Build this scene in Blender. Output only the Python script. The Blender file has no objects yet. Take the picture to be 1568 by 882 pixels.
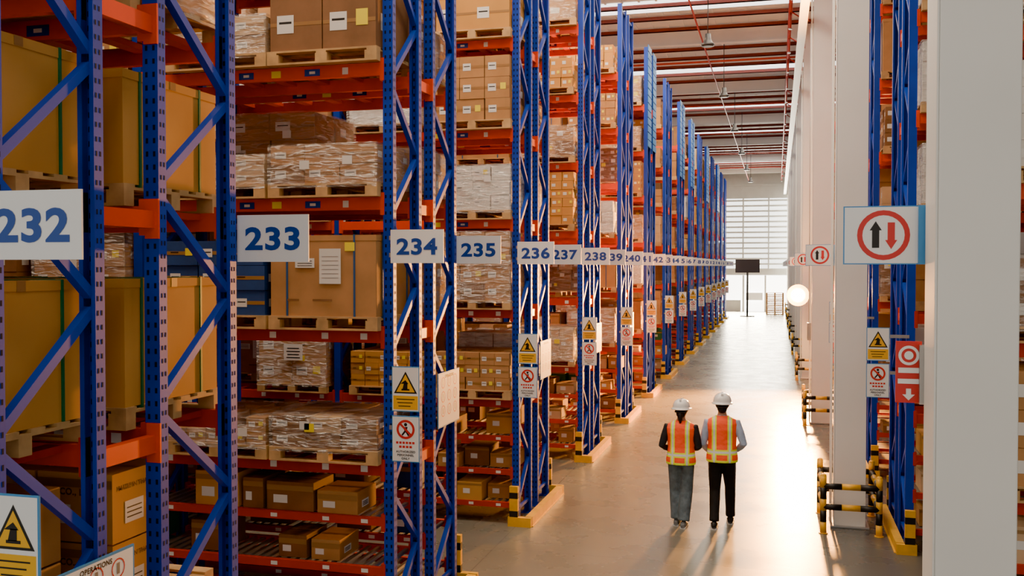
import bpy, bmesh, math, random
from mathutils import Vector, Matrix
R = random.Random(7)
scene = bpy.context.scene
try:
    scene.view_settings.view_transform = 'AgX'
    scene.view_settings.look = 'AgX - Punchy'
except Exception: pass
scene.view_settings.exposure = 0.40

# ------------------------------------------------------------------ materials
MATS = {}
def mat(name, col, rough=0.5, metal=0.0, var=0.0, scale=8.0, bump=0.0, emis=None, estr=0.0, spec=0.5, coat=0.0):
    if name in MATS: return MATS[name]
    m = bpy.data.materials.new(name); m.use_nodes = True
    nt = m.node_tree; b = nt.nodes['Principled BSDF']
    b.inputs['Base Color'].default_value = (*col, 1)
    b.inputs['Roughness'].default_value = rough
    b.inputs['Metallic'].default_value = metal
    b.inputs['Specular IOR Level'].default_value = spec
    b.inputs['Coat Weight'].default_value = coat
    if emis:
        b.inputs['Emission Color'].default_value = (*emis, 1)
        b.inputs['Emission Strength'].default_value = estr
    if var > 0 or bump > 0:
        tc = nt.nodes.new('ShaderNodeTexCoord')
        no = nt.nodes.new('ShaderNodeTexNoise'); no.inputs['Scale'].default_value = scale
        no.inputs['Detail'].default_value = 4
        nt.links.new(tc.outputs['Object'], no.inputs['Vector'])
        if var > 0:
            cr = nt.nodes.new('ShaderNodeValToRGB')
            cr.color_ramp.elements[0].position = .3; cr.color_ramp.elements[1].position = .7
            cr.color_ramp.elements[0].color = (*[c*(1-var) for c in col], 1)
            cr.color_ramp.elements[1].color = (*[min(1, c*(1+var)) for c in col], 1)
            nt.links.new(no.outputs['Fac'], cr.inputs['Fac'])
            nt.links.new(cr.outputs['Color'], b.inputs['Base Color'])
        if bump > 0:
            bp = nt.nodes.new('ShaderNodeBump'); bp.inputs['Strength'].default_value = bump
            bp.inputs['Distance'].default_value = .02
            nt.links.new(no.outputs['Fac'], bp.inputs['Height'])
            nt.links.new(bp.outputs['Normal'], b.inputs['Normal'])
    MATS[name] = m
    return m

mat('rack_blue', (0.004, 0.045, 0.42), .5, 0, .12, 3, spec=.35)
mat('panel_blue', (0.02, 0.20, 0.62), .5, 0, .1, 3, spec=.35)
mat('hole_dark', (0.002, 0.006, 0.03), .9)
mat('brace_blue', (0.005, 0.05, 0.44), .5, spec=.35)
mat('beam_orange', (0.72, 0.052, 0.008), .45, 0, .12, 2, spec=.4)
mat('beam_red', (0.48, 0.025, 0.010), .5, 0, .12, 2, spec=.4)
mat('yellow', (0.75, 0.40, 0.01), .45, 0, .15, 6)
mat('black', (0.012, 0.012, 0.012), .5)
mat('white_label', (0.72, 0.72, 0.70), .6)
mat('yellow_label', (0.85, 0.70, 0.03), .6)
mat('sign_white', (0.84, 0.86, 0.88), .4)
mat('sign_blue', (0.008, 0.06, 0.34), .4)
mat('sign_edge', (0.05, 0.28, 0.62), .4)
mat('sign_red', (0.62, 0.02, 0.02), .4)
mat('sign_yellow', (0.85, 0.46, 0.01), .4)
mat('wood', (0.52, 0.32, 0.14), .8, 0, .3, 5, .2)
mat('carton_tan', (0.45, 0.235, 0.095), .8, 0, .14, 3, .1, spec=.25)
mat('carton_gold', (0.58, 0.29, 0.078), .8, 0, .10, 1.5, .06, spec=.25)
mat('carton_brown', (0.24, 0.12, 0.058), .8, 0, .15, 4, .1, spec=.25)
mat('carton_light', (0.56, 0.38, 0.22), .8, 0, .12, 4, .1, spec=.25)
mat('carton_white', (0.66, 0.64, 0.60), .65, 0, .1, 4, .1)
mat('carton_blue', (0.02, 0.06, 0.20), .6, 0, .2, 4, .1)
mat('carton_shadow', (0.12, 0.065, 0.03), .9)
mat('tape', (0.32, 0.17, 0.06), .4)
mat('print_brown', (0.16, 0.075, 0.03), .8)
mat('strap_green', (0.02, 0.16, 0.07), .4)
mat('strap_blue', (0.03, 0.10, 0.25), .4)
mat('green_crate', (0.02, 0.16, 0.08), .5)
mat('steel', (0.42, 0.42, 0.42), .35, .8)
mat('column_white', (0.84, 0.83, 0.80), .5, 0, .04, 1.0, .02)
mat('wall_grey', (0.50, 0.51, 0.49), .7, 0, .05, 2)
mat('ceiling_white', (0.70, 0.67, 0.62), .7, 0, .08, .6, emis=(1, .92, .80), estr=.08)  # faint emission in the sheets stands in for light bounced onto the ceiling
mat('purlin_red', (0.20, 0.04, 0.03), .6)
mat('pipe_red', (0.45, 0.03, 0.02), .4)
mat('skylight', (0.9, 0.9, 0.9), .5, emis=(1, .99, .95), estr=3.5)
mat('window_glow', (0.8, 0.85, 0.85), .5, emis=(1, 1, .97), estr=3.2)
mat('door_glow', (0.9, 0.9, 0.9), .5, emis=(1, .95, .85), estr=9)
mat('lamp_glow', (1, 1, 1), .5, emis=(1, .78, .42), estr=110)
mat('lamp_reflector', (1, .8, .5), .3, emis=(1, .50, .10), estr=5)
mat('lamp_dark', (0.05, 0.05, 0.055), .4, .5)
mat('skin', (0.50, 0.27, 0.18), .5)
mat('hair', (0.012, 0.009, 0.008), .45, 0, .3, 60, .3)
mat('helmet_white', (0.85, 0.85, 0.84), .25, coat=.5)
mat('jeans', (0.11, 0.15, 0.18), .85, 0, .3, 14, .6)
mat('trousers_black', (0.010, 0.010, 0.012), .8, 0, .2, 14, .5)
mat('shirt_black', (0.015, 0.015, 0.02), .8, 0, .2, 14, .5)
mat('shirt_blue', (0.36, 0.45, 0.62), .8, 0, .12, 14, .5)
mat('shoe_grey', (0.16, 0.17, 0.18), .6)
mat('shoe_black', (0.01, 0.01, 0.01), .5)
mat('sole_white', (0.7, 0.7, 0.7), .5)
mat('eye_white', (0.8, 0.8, 0.8), .3)
mat('lip', (0.40, 0.12, 0.1), .5)

def film_mat():
    m = bpy.data.materials.new('stretch_film'); m.use_nodes = True
    nt = m.node_tree; nt.nodes.clear()
    N = nt.nodes.new; L = nt.links.new
    out = N('ShaderNodeOutputMaterial'); mx = N('ShaderNodeMixShader'); mx2 = N('ShaderNodeMixShader')
    tr = N('ShaderNodeBsdfTransparent'); df = N('ShaderNodeBsdfDiffuse'); gl = N('ShaderNodeBsdfGlossy')
    df.inputs['Color'].default_value = (.78, .76, .73, 1)
    gl.inputs['Color'].default_value = (1, 1, 1, 1); gl.inputs['Roughness'].default_value = .2
    tc = N('ShaderNodeTexCoord'); mp = N('ShaderNodeMapping'); mp.inputs['Scale'].default_value = (2.2, 2.2, 11)
    mp.inputs['Rotation'].default_value = (.3, .25, 0)
    no = N('ShaderNodeTexNoise'); no.inputs['Scale'].default_value = 2.6; no.inputs['Detail'].default_value = 6; no.inputs['Distortion'].default_value = 1.2
    mr = N('ShaderNodeMapRange'); mr.inputs['From Min'].default_value = .44; mr.inputs['From Max'].default_value = .70
    mr.inputs['To Min'].default_value = .08; mr.inputs['To Max'].default_value = .62
    bp = N('ShaderNodeBump'); bp.inputs['Strength'].default_value = 1; bp.inputs['Distance'].default_value = .05
    L(tc.outputs['Object'], mp.inputs['Vector']); L(mp.outputs['Vector'], no.inputs['Vector'])
    L(no.outputs['Fac'], mr.inputs['Value']); L(mr.outputs['Result'], mx.inputs['Fac'])
    L(no.outputs['Fac'], bp.inputs['Height']); L(bp.outputs['Normal'], gl.inputs['Normal']); L(bp.outputs['Normal'], df.inputs['Normal'])
    mx2.inputs['Fac'].default_value = .6
    L(df.outputs[0], mx2.inputs[1]); L(gl.outputs[0], mx2.inputs[2])
    L(tr.outputs[0], mx.inputs[1]); L(mx2.outputs[0], mx.inputs[2]); L(mx.outputs[0], out.inputs['Surface'])
    MATS['film'] = m
film_mat()

def floor_mat():
    m = bpy.data.materials.new('polished_concrete'); m.use_nodes = True
    nt = m.node_tree; b = nt.nodes['Principled BSDF']; N = nt.nodes.new; L = nt.links.new
    tc = N('ShaderNodeTexCoord')
    no = N('ShaderNodeTexNoise'); no.inputs['Scale'].default_value = .7; no.inputs['Detail'].default_value = 8
    L(tc.outputs['Object'], no.inputs['Vector'])
    cr = N('ShaderNodeValToRGB'); cr.color_ramp.elements[0].position = .3; cr.color_ramp.elements[1].position = .72
    cr.color_ramp.elements[0].color = (.165, .155, .12, 1); cr.color_ramp.elements[1].color = (.205, .19, .15, 1)
    L(no.outputs['Fac'], cr.inputs['Fac'])
    sp = N('ShaderNodeSeparateXYZ'); L(tc.outputs['Object'], sp.inputs[0])
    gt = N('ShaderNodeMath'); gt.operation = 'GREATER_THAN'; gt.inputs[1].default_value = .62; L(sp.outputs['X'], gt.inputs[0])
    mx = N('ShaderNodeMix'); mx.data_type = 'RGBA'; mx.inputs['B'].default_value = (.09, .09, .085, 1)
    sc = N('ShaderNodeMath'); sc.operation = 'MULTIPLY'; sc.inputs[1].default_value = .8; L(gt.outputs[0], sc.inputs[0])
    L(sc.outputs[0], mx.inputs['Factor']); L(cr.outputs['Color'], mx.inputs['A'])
    def joint(axis, period, off):
        a = N('ShaderNodeMath'); a.operation = 'ADD'; a.inputs[1].default_value = off; L(sp.outputs[axis], a.inputs[0])
        md = N('ShaderNodeMath'); md.operation = 'FLOORED_MODULO'; md.inputs[1].default_value = period; L(a.outputs[0], md.inputs[0])
        lt = N('ShaderNodeMath'); lt.operation = 'LESS_THAN'; lt.inputs[1].default_value = .012; L(md.outputs[0], lt.inputs[0])
        return lt
    j1 = joint('Y', 4.59, 100*4.59 - 11.9); j2 = joint('X', 4.1, 41-.62)
    mxx = N('ShaderNodeMath'); mxx.operation = 'MAXIMUM'; L(j1.outputs[0], mxx.inputs[0]); L(j2.outputs[0], mxx.inputs[1])
    jm = N('ShaderNodeMath'); jm.operation = 'MULTIPLY'; jm.inputs[1].default_value = .6; L(mxx.outputs[0], jm.inputs[0])
    mx2 = N('ShaderNodeMix'); mx2.data_type = 'RGBA'; mx2.inputs['B'].default_value = (.05, .048, .045, 1)
    L(jm.outputs[0], mx2.inputs['Factor']); L(mx.outputs['Result'], mx2.inputs['A'])
    L(mx2.outputs['Result'], b.inputs['Base Color'])
    n2 = N('ShaderNodeTexNoise'); n2.inputs['Scale'].default_value = 1.6; n2.inputs['Detail'].default_value = 4
    L(tc.outputs['Object'], n2.inputs['Vector'])
    mr = N('ShaderNodeMapRange'); mr.inputs['To Min'].default_value = .18; mr.inputs['To Max'].default_value = .38
    L(n2.outputs['Fac'], mr.inputs['Value']); L(mr.outputs['Result'], b.inputs['Roughness'])
    bp = N('ShaderNodeBump'); bp.inputs['Strength'].default_value = .10; bp.inputs['Distance'].default_value = .02
    L(n2.outputs['Fac'], bp.inputs['Height']); L(bp.outputs['Normal'], b.inputs['Normal'])
    b.inputs['Specular IOR Level'].default_value = .55
    MATS['floor'] = m
floor_mat()

def vest_mat():
    m = bpy.data.materials.new('hi_vis_vest'); m.use_nodes = True
    nt = m.node_tree; b = nt.nodes['Principled BSDF']; N = nt.nodes.new; L = nt.links.new
    tc = N('ShaderNodeTexCoord'); sp = N('ShaderNodeSeparateXYZ'); L(tc.outputs['Object'], sp.inputs[0])
    ab = N('ShaderNodeMath'); ab.operation = 'ABSOLUTE'; L(sp.outputs['X'], ab.inputs[0])
    def cmp(src, c, e):
        n = N('ShaderNodeMath'); n.operation = 'COMPARE'; n.inputs[1].default_value = c; n.inputs[2].default_value = e
        L(src, n.inputs[0]); return n.outputs[0]
    def mx(a, c):
        n = N('ShaderNodeMath'); n.operation = 'MAXIMUM'; L(a, n.inputs[0]); L(c, n.inputs[1]); return n.outputs[0]
    lime = mx(mx(cmp(ab.outputs[0], .100, .030), cmp(sp.outputs['Z'], 1.005, .034)), mx(cmp(sp.outputs['Z'], .885, .016), cmp(ab.outputs[0], .24, .035)))
    silver = mx(cmp(ab.outputs[0], .100, .012), cmp(sp.outputs['Z'], 1.005, .014))
    m1 = N('ShaderNodeMix'); m1.data_type = 'RGBA'; m1.inputs['A'].default_value = (1.0, .085, .010, 1); m1.inputs['B'].default_value = (.72, .84, .02, 1)
    m2 = N('ShaderNodeMix'); m2.data_type = 'RGBA'; m2.inputs['B'].default_value = (.66, .68, .62, 1)
    L(lime, m1.inputs['Factor']); L(m1.outputs['Result'], m2.inputs['A']); L(silver, m2.inputs['Factor'])
    L(m2.outputs['Result'], b.inputs['Base Color']); b.inputs['Roughness'].default_value = .6
    L(m2.outputs['Result'], b.inputs['Emission Color']); b.inputs['Emission Strength'].default_value = .12  # slight self-glow added to the cloth to imitate fluorescent brightness
    no = N('ShaderNodeTexNoise'); no.inputs['Scale'].default_value = 9; L(tc.outputs['Object'], no.inputs['Vector'])
    bp = N('ShaderNodeBump'); bp.inputs['Strength'].default_value = .6; bp.inputs['Distance'].default_value = .03
    L(no.outputs['Fac'], bp.inputs['Height']); L(bp.outputs['Normal'], b.inputs['Normal'])
    MATS['vest'] = m
vest_mat()

# ------------------------------------------------------------------ mesh builder
class MB:
    def __init__(s): s.v = []; s.f = []; s.m = []; s.names = []; s.sm = []
    def mi(s, n):
        if n not in s.names: s.names.append(n)
        return s.names.index(n)
    def face(s, pts, m, smooth=False):
        i = len(s.v); s.v.extend([tuple(p) for p in pts]); s.f.append(tuple(range(i, i+len(pts)))); s.m.append(s.mi(m)); s.sm.append(smooth)
    def box(s, x0, x1, y0, y1, z0, z1, m):
        if x0 > x1: x0, x1 = x1, x0
        if y0 > y1: y0, y1 = y1, y0
        i = len(s.v)
        s.v.extend([(x0,y0,z0),(x1,y0,z0),(x1,y1,z0),(x0,y1,z0),(x0,y0,z1),(x1,y0,z1),(x1,y1,z1),(x0,y1,z1)])
        k = s.mi(m)
        for f in ((0,3,2,1),(4,5,6,7),(0,1,5,4),(1,2,6,5),(2,3,7,6),(3,0,4,7)):
            s.f.append(tuple(i+j for j in f)); s.m.append(k); s.sm.append(False)
    def tube(s, pts, rad, m, seg=10, smooth=True, ref=None):
        pts = [Vector(p) for p in pts]; n = len(pts); k = s.mi(m); base = len(s.v)
        for a in range(n):
            if a == 0: t = pts[1]-pts[0]
            elif a == n-1: t = pts[-1]-pts[-2]
            else: t = (pts[a+1]-pts[a]).normalized() + (pts[a]-pts[a-1]).normalized()
            t.normalize()
            rf = Vector(ref) if ref else (Vector((1,0,0)) if abs(t.x) < .85 else Vector((0,1,0)))
            u = (rf - t*rf.dot(t)).normalized(); w = t.cross(u)
            r = rad[a] if isinstance(rad, (list, tuple)) and len(rad) == n and (n != 2 or isinstance(rad, list)) else rad
            ru, rw = (r if isinstance(r, (tuple, list)) else (r, r))
            for q in range(seg):
                an = 2*math.pi*(q+(.5 if seg == 4 else 0))/seg
                s.v.append(tuple(pts[a] + u*math.cos(an)*ru + w*math.sin(an)*rw))
        for a in range(n-1):
            for q in range(seg):
                q2 = (q+1) % seg
                s.f.append((base+a*seg+q, base+a*seg+q2, base+(a+1)*seg+q2, base+(a+1)*seg+q)); s.m.append(k); s.sm.append(smooth)
        s.f.append(tuple(base+q for q in reversed(range(seg)))); s.m.append(k); s.sm.append(False)
        s.f.append(tuple(base+(n-1)*seg+q for q in range(seg))); s.m.append(k); s.sm.append(False)
    def bar(s, a, b, w, h, m): s.tube([a, b], (w*.7071, h*.7071), m, seg=4, smooth=False)
    def stripes(s, a, b, r, n, seg=12, mats=('yellow', 'black')):
        a = Vector(a); b = Vector(b)
        for i in range(n):
            s.tube([a+(b-a)*i/n, a+(b-a)*(i+1)/n], r, mats[i % 2], seg)
    def loft(s, rings, m, seg=24, smooth=True):
        k = s.mi(m); base = len(s.v); n = len(rings)
        for (cx, cy, z, rx, ry) in rings:
            for q in range(seg):
                an = 2*math.pi*q/seg; c = math.cos(an); d = math.sin(an)
                e = .85
                s.v.append((cx+rx*math.copysign(abs(c)**e, c), cy+ry*math.copysign(abs(d)**e, d), z))
        for a in range(n-1):
            for q in range(seg):
                q2 = (q+1) % seg
                s.f.append((base+a*seg+q, base+a*seg+q2, base+(a+1)*seg+q2, base+(a+1)*seg+q)); s.m.append(k); s.sm.append(smooth)
        s.f.append(tuple(base+q for q in reversed(range(seg)))); s.m.append(k); s.sm.append(False)
        s.f.append(tuple(base+(n-1)*seg+q for q in range(seg))); s.m.append(k); s.sm.append(False)
    def ell(s, c, r, m, seg=16, rings=10):
        k = s.mi(m); base = len(s.v)
        s.v.append((c[0], c[1], c[2]-r[2]))
        for a in range(1, rings):
            ph = -math.pi/2 + math.pi*a/rings
            for q in range(seg):
                an = 2*math.pi*q/seg
                s.v.append((c[0]+r[0]*math.cos(ph)*math.cos(an), c[1]+r[1]*math.cos(ph)*math.sin(an), c[2]+r[2]*math.sin(ph)))
        s.v.append((c[0], c[1], c[2]+r[2])); top = len(s.v)-1
        for q in range(seg):
            q2 = (q+1) % seg
            s.f.append((base, base+1+q2, base+1+q)); s.m.append(k); s.sm.append(True)
            for a in range(rings-2):
                o = base+1+a*seg
                s.f.append((o+q, o+q2, o+seg+q2, o+seg+q)); s.m.append(k); s.sm.append(True)
            o = base+1+(rings-2)*seg
            s.f.append((o+q, o+q2, top)); s.m.append(k); s.sm.append(True)
    def obj(s, name, parent=None, bevel=0, loc=None):
        me = bpy.data.meshes.new(name); me.from_pydata(s.v, [], s.f)
        for n in s.names: me.materials.append(MATS[n])
        me.polygons.foreach_set('material_index', s.m)
        me.polygons.foreach_set('use_smooth', s.sm)
        me.update()
        o = bpy.data.objects.new(name, me); scene.collection.objects.link(o)
        if parent: o.parent = parent
        if loc: o.location = loc
        if bevel:
            md = o.modifiers.new('bevel', 'BEVEL'); md.width = bevel; md.segments = 2; md.limit_method = 'ANGLE'
        return o

_tc = {}
def text_geo(t):
    if t in _tc: return _tc[t]
    cu = bpy.data.curves.new('t', 'FONT'); cu.body = t; cu.size = 1; cu.offset = .034; cu.resolution_u = 4; cu.space_character = 1.08
    o = bpy.data.objects.new('t', cu); scene.collection.objects.link(o)
    dg = bpy.context.evaluated_depsgraph_get(); dg.update()
    me = bpy.data.meshes.new_from_object(o.evaluated_get(dg))
    vs = [(v.co.x, v.co.y) for v in me.vertices]; fs = [tuple(p.vertices) for p in me.polygons]
    bpy.data.objects.remove(o); bpy.data.curves.remove(cu); bpy.data.meshes.remove(me)
    _tc[t] = (vs, fs); return _tc[t]

class Board:
    def __init__(s, mb, cx, cy, cz, facing='front', roll=0):
        s.mb = mb; s.c = (cx, cy, cz); s.fc = facing; s.roll = roll
    def P(s, u, v, o):
        if s.roll: c, d = math.cos(s.roll), math.sin(s.roll); u, v = u*c-v*d, u*d+v*c
        x, y, z = s.c
        if s.fc == 'front': return (x+u, y-o, z+v)
        return (x+o, y+u, z+v)
    def slab(s, w, h, t, m, edge=None):
        mb = s.mb
        a = [(-w/2,-h/2),(w/2,-h/2),(w/2,h/2),(-w/2,h/2)]
        f = [s.P(u,v,t/2) for u,v in a]; b = [s.P(u,v,-t/2) for u,v in a]
        mb.face(f, m); mb.face(b[::-1], edge or m)
        for i in range(4):
            j = (i+1) % 4; mb.face([b[i], b[j], f[j], f[i]], edge or m)
    def rect(s, u0, u1, v0, v1, o, m): s.mb.face([s.P(u0,v0,o), s.P(u1,v0,o), s.P(u1,v1,o), s.P(u0,v1,o)], m)
    def poly(s, pts, o, m): s.mb.face([s.P(u,v,o) for u,v in pts], m)
    def disc(s, cu, cv, r, o, m, n=24): s.poly([(cu+r*math.cos(2*math.pi*i/n), cv+r*math.sin(2*math.pi*i/n)) for i in range(n)], o, m)
    def ring(s, cu, cv, r0, r1, o, m, n=28):
        for i in range(n):
            a = 2*math.pi*i/n; b = 2*math.pi*(i+1)/n
            s.poly([(cu+r0*math.cos(a), cv+r0*math.sin(a)), (cu+r1*math.cos(a), cv+r1*math.sin(a)), (cu+r1*math.cos(b), cv+r1*math.sin(b)), (cu+r0*math.cos(b), cv+r0*math.sin(b))], o, m)
    def text(s, t, cu, cv, w, h, o, m, stretch=False):
        vs, fs = text_geo(t)
        xs = [v[0] for v in vs]; ys = [v[1] for v in vs]
        x0, x1, y0, y1 = min(xs), max(xs), min(ys), max(ys)
        sx = sy = min(w/(x1-x0), h/(y1-y0))
        if stretch: sx = w/(x1-x0); sy = h/(y1-y0)
        i = len(s.mb.v); k = s.mb.mi(m)
        for x, y in vs: s.mb.v.append(s.P(cu+(x-(x0+x1)/2)*sx, cv+(y-(y0+y1)/2)*sy, o))
        for f in fs: s.mb.f.append(tuple(i+j for j in f)); s.mb.m.append(k); s.mb.sm.append(False)

def number_sign(n, x0, y, sgn=1, z=3.785):
    mb = MB(); b = Board(mb, x0+sgn*.26, y, z)
    b.slab(.52, .31, .012, 'sign_white')
    b.text(str(n), 0, -.002, .40, .155, .0085, 'sign_blue', stretch=True)
    mb.box(x0-.02, x0+.06, y+.006, y+.03, z-.10, z-.06, 'steel'); mb.box(x0-.02, x0+.06, y+.006, y+.03, z+.06, z+.10, 'steel')
    mb.obj('aisle_number_sign')

def warning_sign(x0, y, sgn=1, z=2.46, arm=0):
    mb = MB(); w, h = .275, .42; b = Board(mb, x0+sgn*(w/2+arm), y, z)
    b.slab(w, h, .01, 'sign_edge'); b.rect(-w/2+.008, w/2-.008, -h/2+.008, h/2-.008, .006, 'sign_white')
    b.poly([(-.115,-.04),(.115,-.04),(0,.165)], .007, 'black'); b.poly([(-.092,-.027),(.092,-.027),(0,.138)], .008, 'sign_yellow')
    b.rect(-.04,.04,-.012,.003,.009,'black'); b.poly([(-.03,.0),(.02,.0),(.02,.055),(-.015,.055)], .009, 'black'); b.poly([(-.05,.05),(.03,.05),(.0,.085)], .009, 'black')
    b.rect(-w/2+.016, w/2-.016, -h/2+.02, -.062, .007, 'sign_yellow')
    for i in range(3): b.rect(-.09+.01*i, .09-.02*i, -.098-.032*i, -.090-.032*i, .008, 'black')
    mb.box(x0-sgn*.03, x0+sgn*(arm+.05), y+.005, y+.03, z+.08, z+.12, 'steel')
    mb.obj('warning_sign')

def authorized_sign(x0, y, sgn=1, z=1.995, arm=0):
    mb = MB(); w, h = .275, .43; b = Board(mb, x0+sgn*(w/2+arm), y, z)
    b.slab(w, h, .01, 'sign_edge'); b.rect(-w/2+.008, w/2-.008, -h/2+.008, h/2-.008, .006, 'sign_white')
    b.disc(0,.135,.016,.007,'black',12); b.poly([(-.02,.11),(.02,.115),(.012,.075),(.04,.03),(.022,.03),(0,.065),(-.03,.03),(-.042,.04),(-.012,.078)], .007, 'black')
    b.ring(0,.09,.068,.09,.008,'sign_red')
    b.poly([(-.058,.132),(-.044,.146),(.058,.048),(.044,.034)], .009, 'sign_red')
    for i in range(6): b.rect(-.095+.032*i, -.072+.032*i, -.045, -.024, .007, 'sign_red')
    for i in range(4): b.rect(-.065+.034*i, -.04+.034*i, -.083, -.062, .007, 'sign_red')
    b.text('AUTHORIZED', 0, -.118, .22, .022, .007, 'black'); b.text('PERSONNEL', 0, -.15, .2, .022, .007, 'black'); b.text('ONLY', 0, -.182, .1, .022, .007, 'black')
    mb.box(x0-sgn*.03, x0+sgn*(arm+.05), y+.005, y+.03, z+.08, z+.12, 'steel')
    mb.obj('authorized_personnel_sign')

def direction_sign(x1, y, z=3.76):
    mb = MB(); w, h = .39, .30; b = Board(mb, x1-w/2, y, z)
    b.slab(w, h, .012, 'sign_edge'); b.rect(-w/2+.006, w/2-.014, -h/2+.006, h/2-.006, .007, 'sign_white')
    b.ring(0,0,.102,.128,.008,'sign_red')
    b.poly([(-.055,-.065),(-.02,-.065),(-.02,.025),(-.008,.025),(-.0375,.072),(-.067,.025),(-.055,.025)], .008, 'black')
    b.poly([(.02,.065),(.055,.065),(.055,-.025),(.067,-.025),(.0375,-.072),(.008,-.025),(.02,-.025)][::-1], .008, 'sign_red')
    mb.box(x1-.03, x1+.03, y-.03, y+.03, z-h/2, z+h/2, 'sign_edge')
    mb.obj('two_way_direction_sign')

def info_board(x, y, z, w=.62, h=.6, roll=0):
    mb = MB(); b = Board(mb, x, y, z, 'aisle', roll)
    b.slab(w, h, .01, 'sign_edge'); b.rect(-w/2+.012, w/2-.012, -h/2+.012, h/2-.012, .006, 'sign_white')
    for i in range(3):
        for j in range(3):
            b.ring((i-1)*w*.28, (j-.8)*h*.26, w*.075, w*.088, .007, 'sign_red', 18)
            b.rect((i-1)*w*.28-w*.02, (i-1)*w*.28+w*.02, (j-.8)*h*.26-.03, (j-.8)*h*.26+.03, .007, 'steel')
    b.text('OPERATIONS', 0, h*.42, w*.7, h*.06, .007, 'black')
    mb.obj('rack_safety_board')

# ------------------------------------------------------------------ racks
TOP = 9.6
def upright(mb, x, y, dirn, top, holes):
    w, d, t = .05, .075, .012
    y0 = y - dirn*d/2; y1 = y + dirn*d/2; yi = y0 + dirn*t
    mb.box(x-w, x+w, y0, yi, 0, top, 'rack_blue')
    mb.box(x-w, x-w+t, yi, y1, 0, top, 'rack_blue'); mb.box(x+w-t, x+w, yi, y1, 0, top, 'rack_blue')
    mb.box(x-w+t, x-w+t+.014, y1-dirn*t*.6, y1, 0, top, 'rack_blue'); mb.box(x+w-t-.014, x+w-t, y1-dirn*t*.6, y1, 0, top, 'rack_blue')
    mb.box(x-.09, x+.09, y-.07, y+.07, 0, .012, 'rack_blue')
    if holes:
        z = .12
        while z < min(top, 7.4)-.1:
            for sx in (-.024, .024):
                for (yy, s2) in ((y0-dirn*.001, 1), (yi+dirn*.0015, -1)):
                    pts = [(x+sx-.008, yy, z), (x+sx+.008, yy, z), (x+sx+.008, yy, z+.030), (x+sx-.008, yy, z+.030)]
                    mb.face(pts, 'hole_dark')
            for xx in (x-w-.001, x+w+.001):
                for yy in (y-dirn*.012, y+dirn*.018):
                    mb.face([(xx, yy-.006, z+.02), (xx, yy+.006, z+.02), (xx, yy+.006, z+.047), (xx, yy-.006, z+.047)], 'hole_dark')
            z += .0762

def frame(mb, x, ya, yb, top, holes, ph=0):
    upright(mb, x, ya, 1, top, holes); upright(mb, x, yb, -1, top, holes)
    z = .25; a, b = (ya+.02, yb-.02); i = ph
    mb.bar((x, a, .2), (x, b, .2), .04, .04, 'brace_blue')
    while z < top-.7:
        p, q = ((x, a, z), (x, b, z+.56)) if i % 2 == 0 else ((x, b, z), (x, a, z+.56))
        mb.bar(p, q, .05, .05, 'brace_blue'); z += .64; i += 1
    mb.bar((x, a, top-.1), (x, b, top-.1), .04, .04, 'brace_blue')

def rack_row(mb, xs, ya, yb, levels, low, sgn, near, frontdir):
    for i, x in enumerate(xs):
        frame(mb, x, ya, yb, TOP, near and i == 0, i)
    for i in range(len(xs)-1):
        xa, xb = sorted((xs[i], xs[i+1])); xa += .05; xb -= .05
        for z in list(levels)+list(low):
            m = 'beam_orange' if z > 3.5 else 'beam_red'
            bh = .12 if z in levels else .075
            for y in (ya-.012, yb+.012):
                mb.box(xa, xb, y-.024, y+.024, z-bh, z, m)
                mb.box(xa-.012, xa+.028, y-.032, y+.032, z-bh-.05, z+.04, m)
                mb.box(xb-.028, xb+.012, y-.032, y+.032, z-bh-.05, z+.04, m)
                if near:
                    if y < (ya+yb)/2:
                        yy = y-.0255; xr = xb if sgn > 0 else xa
                        for (o, wd, mm) in ((.62, .16, 'sign_blue'), (1.0, .10, 'yellow_label'), (1.32, .16, 'sign_blue'), (.28, .06, 'white_label')):
                            if z in levels and z > 3.5:
                                cx = xr - sgn*(o+.1); mb.face([(cx-wd/2, yy, z-.095), (cx+wd/2, yy, z-.095), (cx+wd/2, yy, z-.03), (cx-wd/2, yy, z-.03)], mm)
                                if mm == 'sign_blue': mb.face([(cx-.03, yy-.001, z-.075), (cx+.03, yy-.001, z-.075), (cx+.03, yy-.001, z-.05), (cx-.03, yy-.001, z-.05)], 'white_label')
                        if z <= 3.5:
                            for o in (.1, .5, 1.05, 1.6, 2.2):
                                cx = xr - sgn*(o+.1); mb.face([(cx-.035, yy, z-bh*.75), (cx+.035, yy, z-bh*.75), (cx+.035, yy, z-bh*.25), (cx-.035, yy, z-bh*.25)], 'white_label')
            if z in levels:
                n = 7 if near else 3
                for j in range(n):
                    cx = xa + (xb-xa)*(j+.5)/n
                    mb.box(cx-.05, cx+.05, ya+.012, yb-.012, z-.045, z-.006, m)
            elif near:
                n = 26
                for j in range(n):
                    cx = xa + (xb-xa)*(j+.5)/n
                    mb.box(cx-.018, cx+.018, ya+.01, yb-.01, z-.04, z-.01, 'steel')
            else:
                mb.box(xa, xb, ya+.012, yb-.012, z-.03, z-.01, 'steel')

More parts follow.
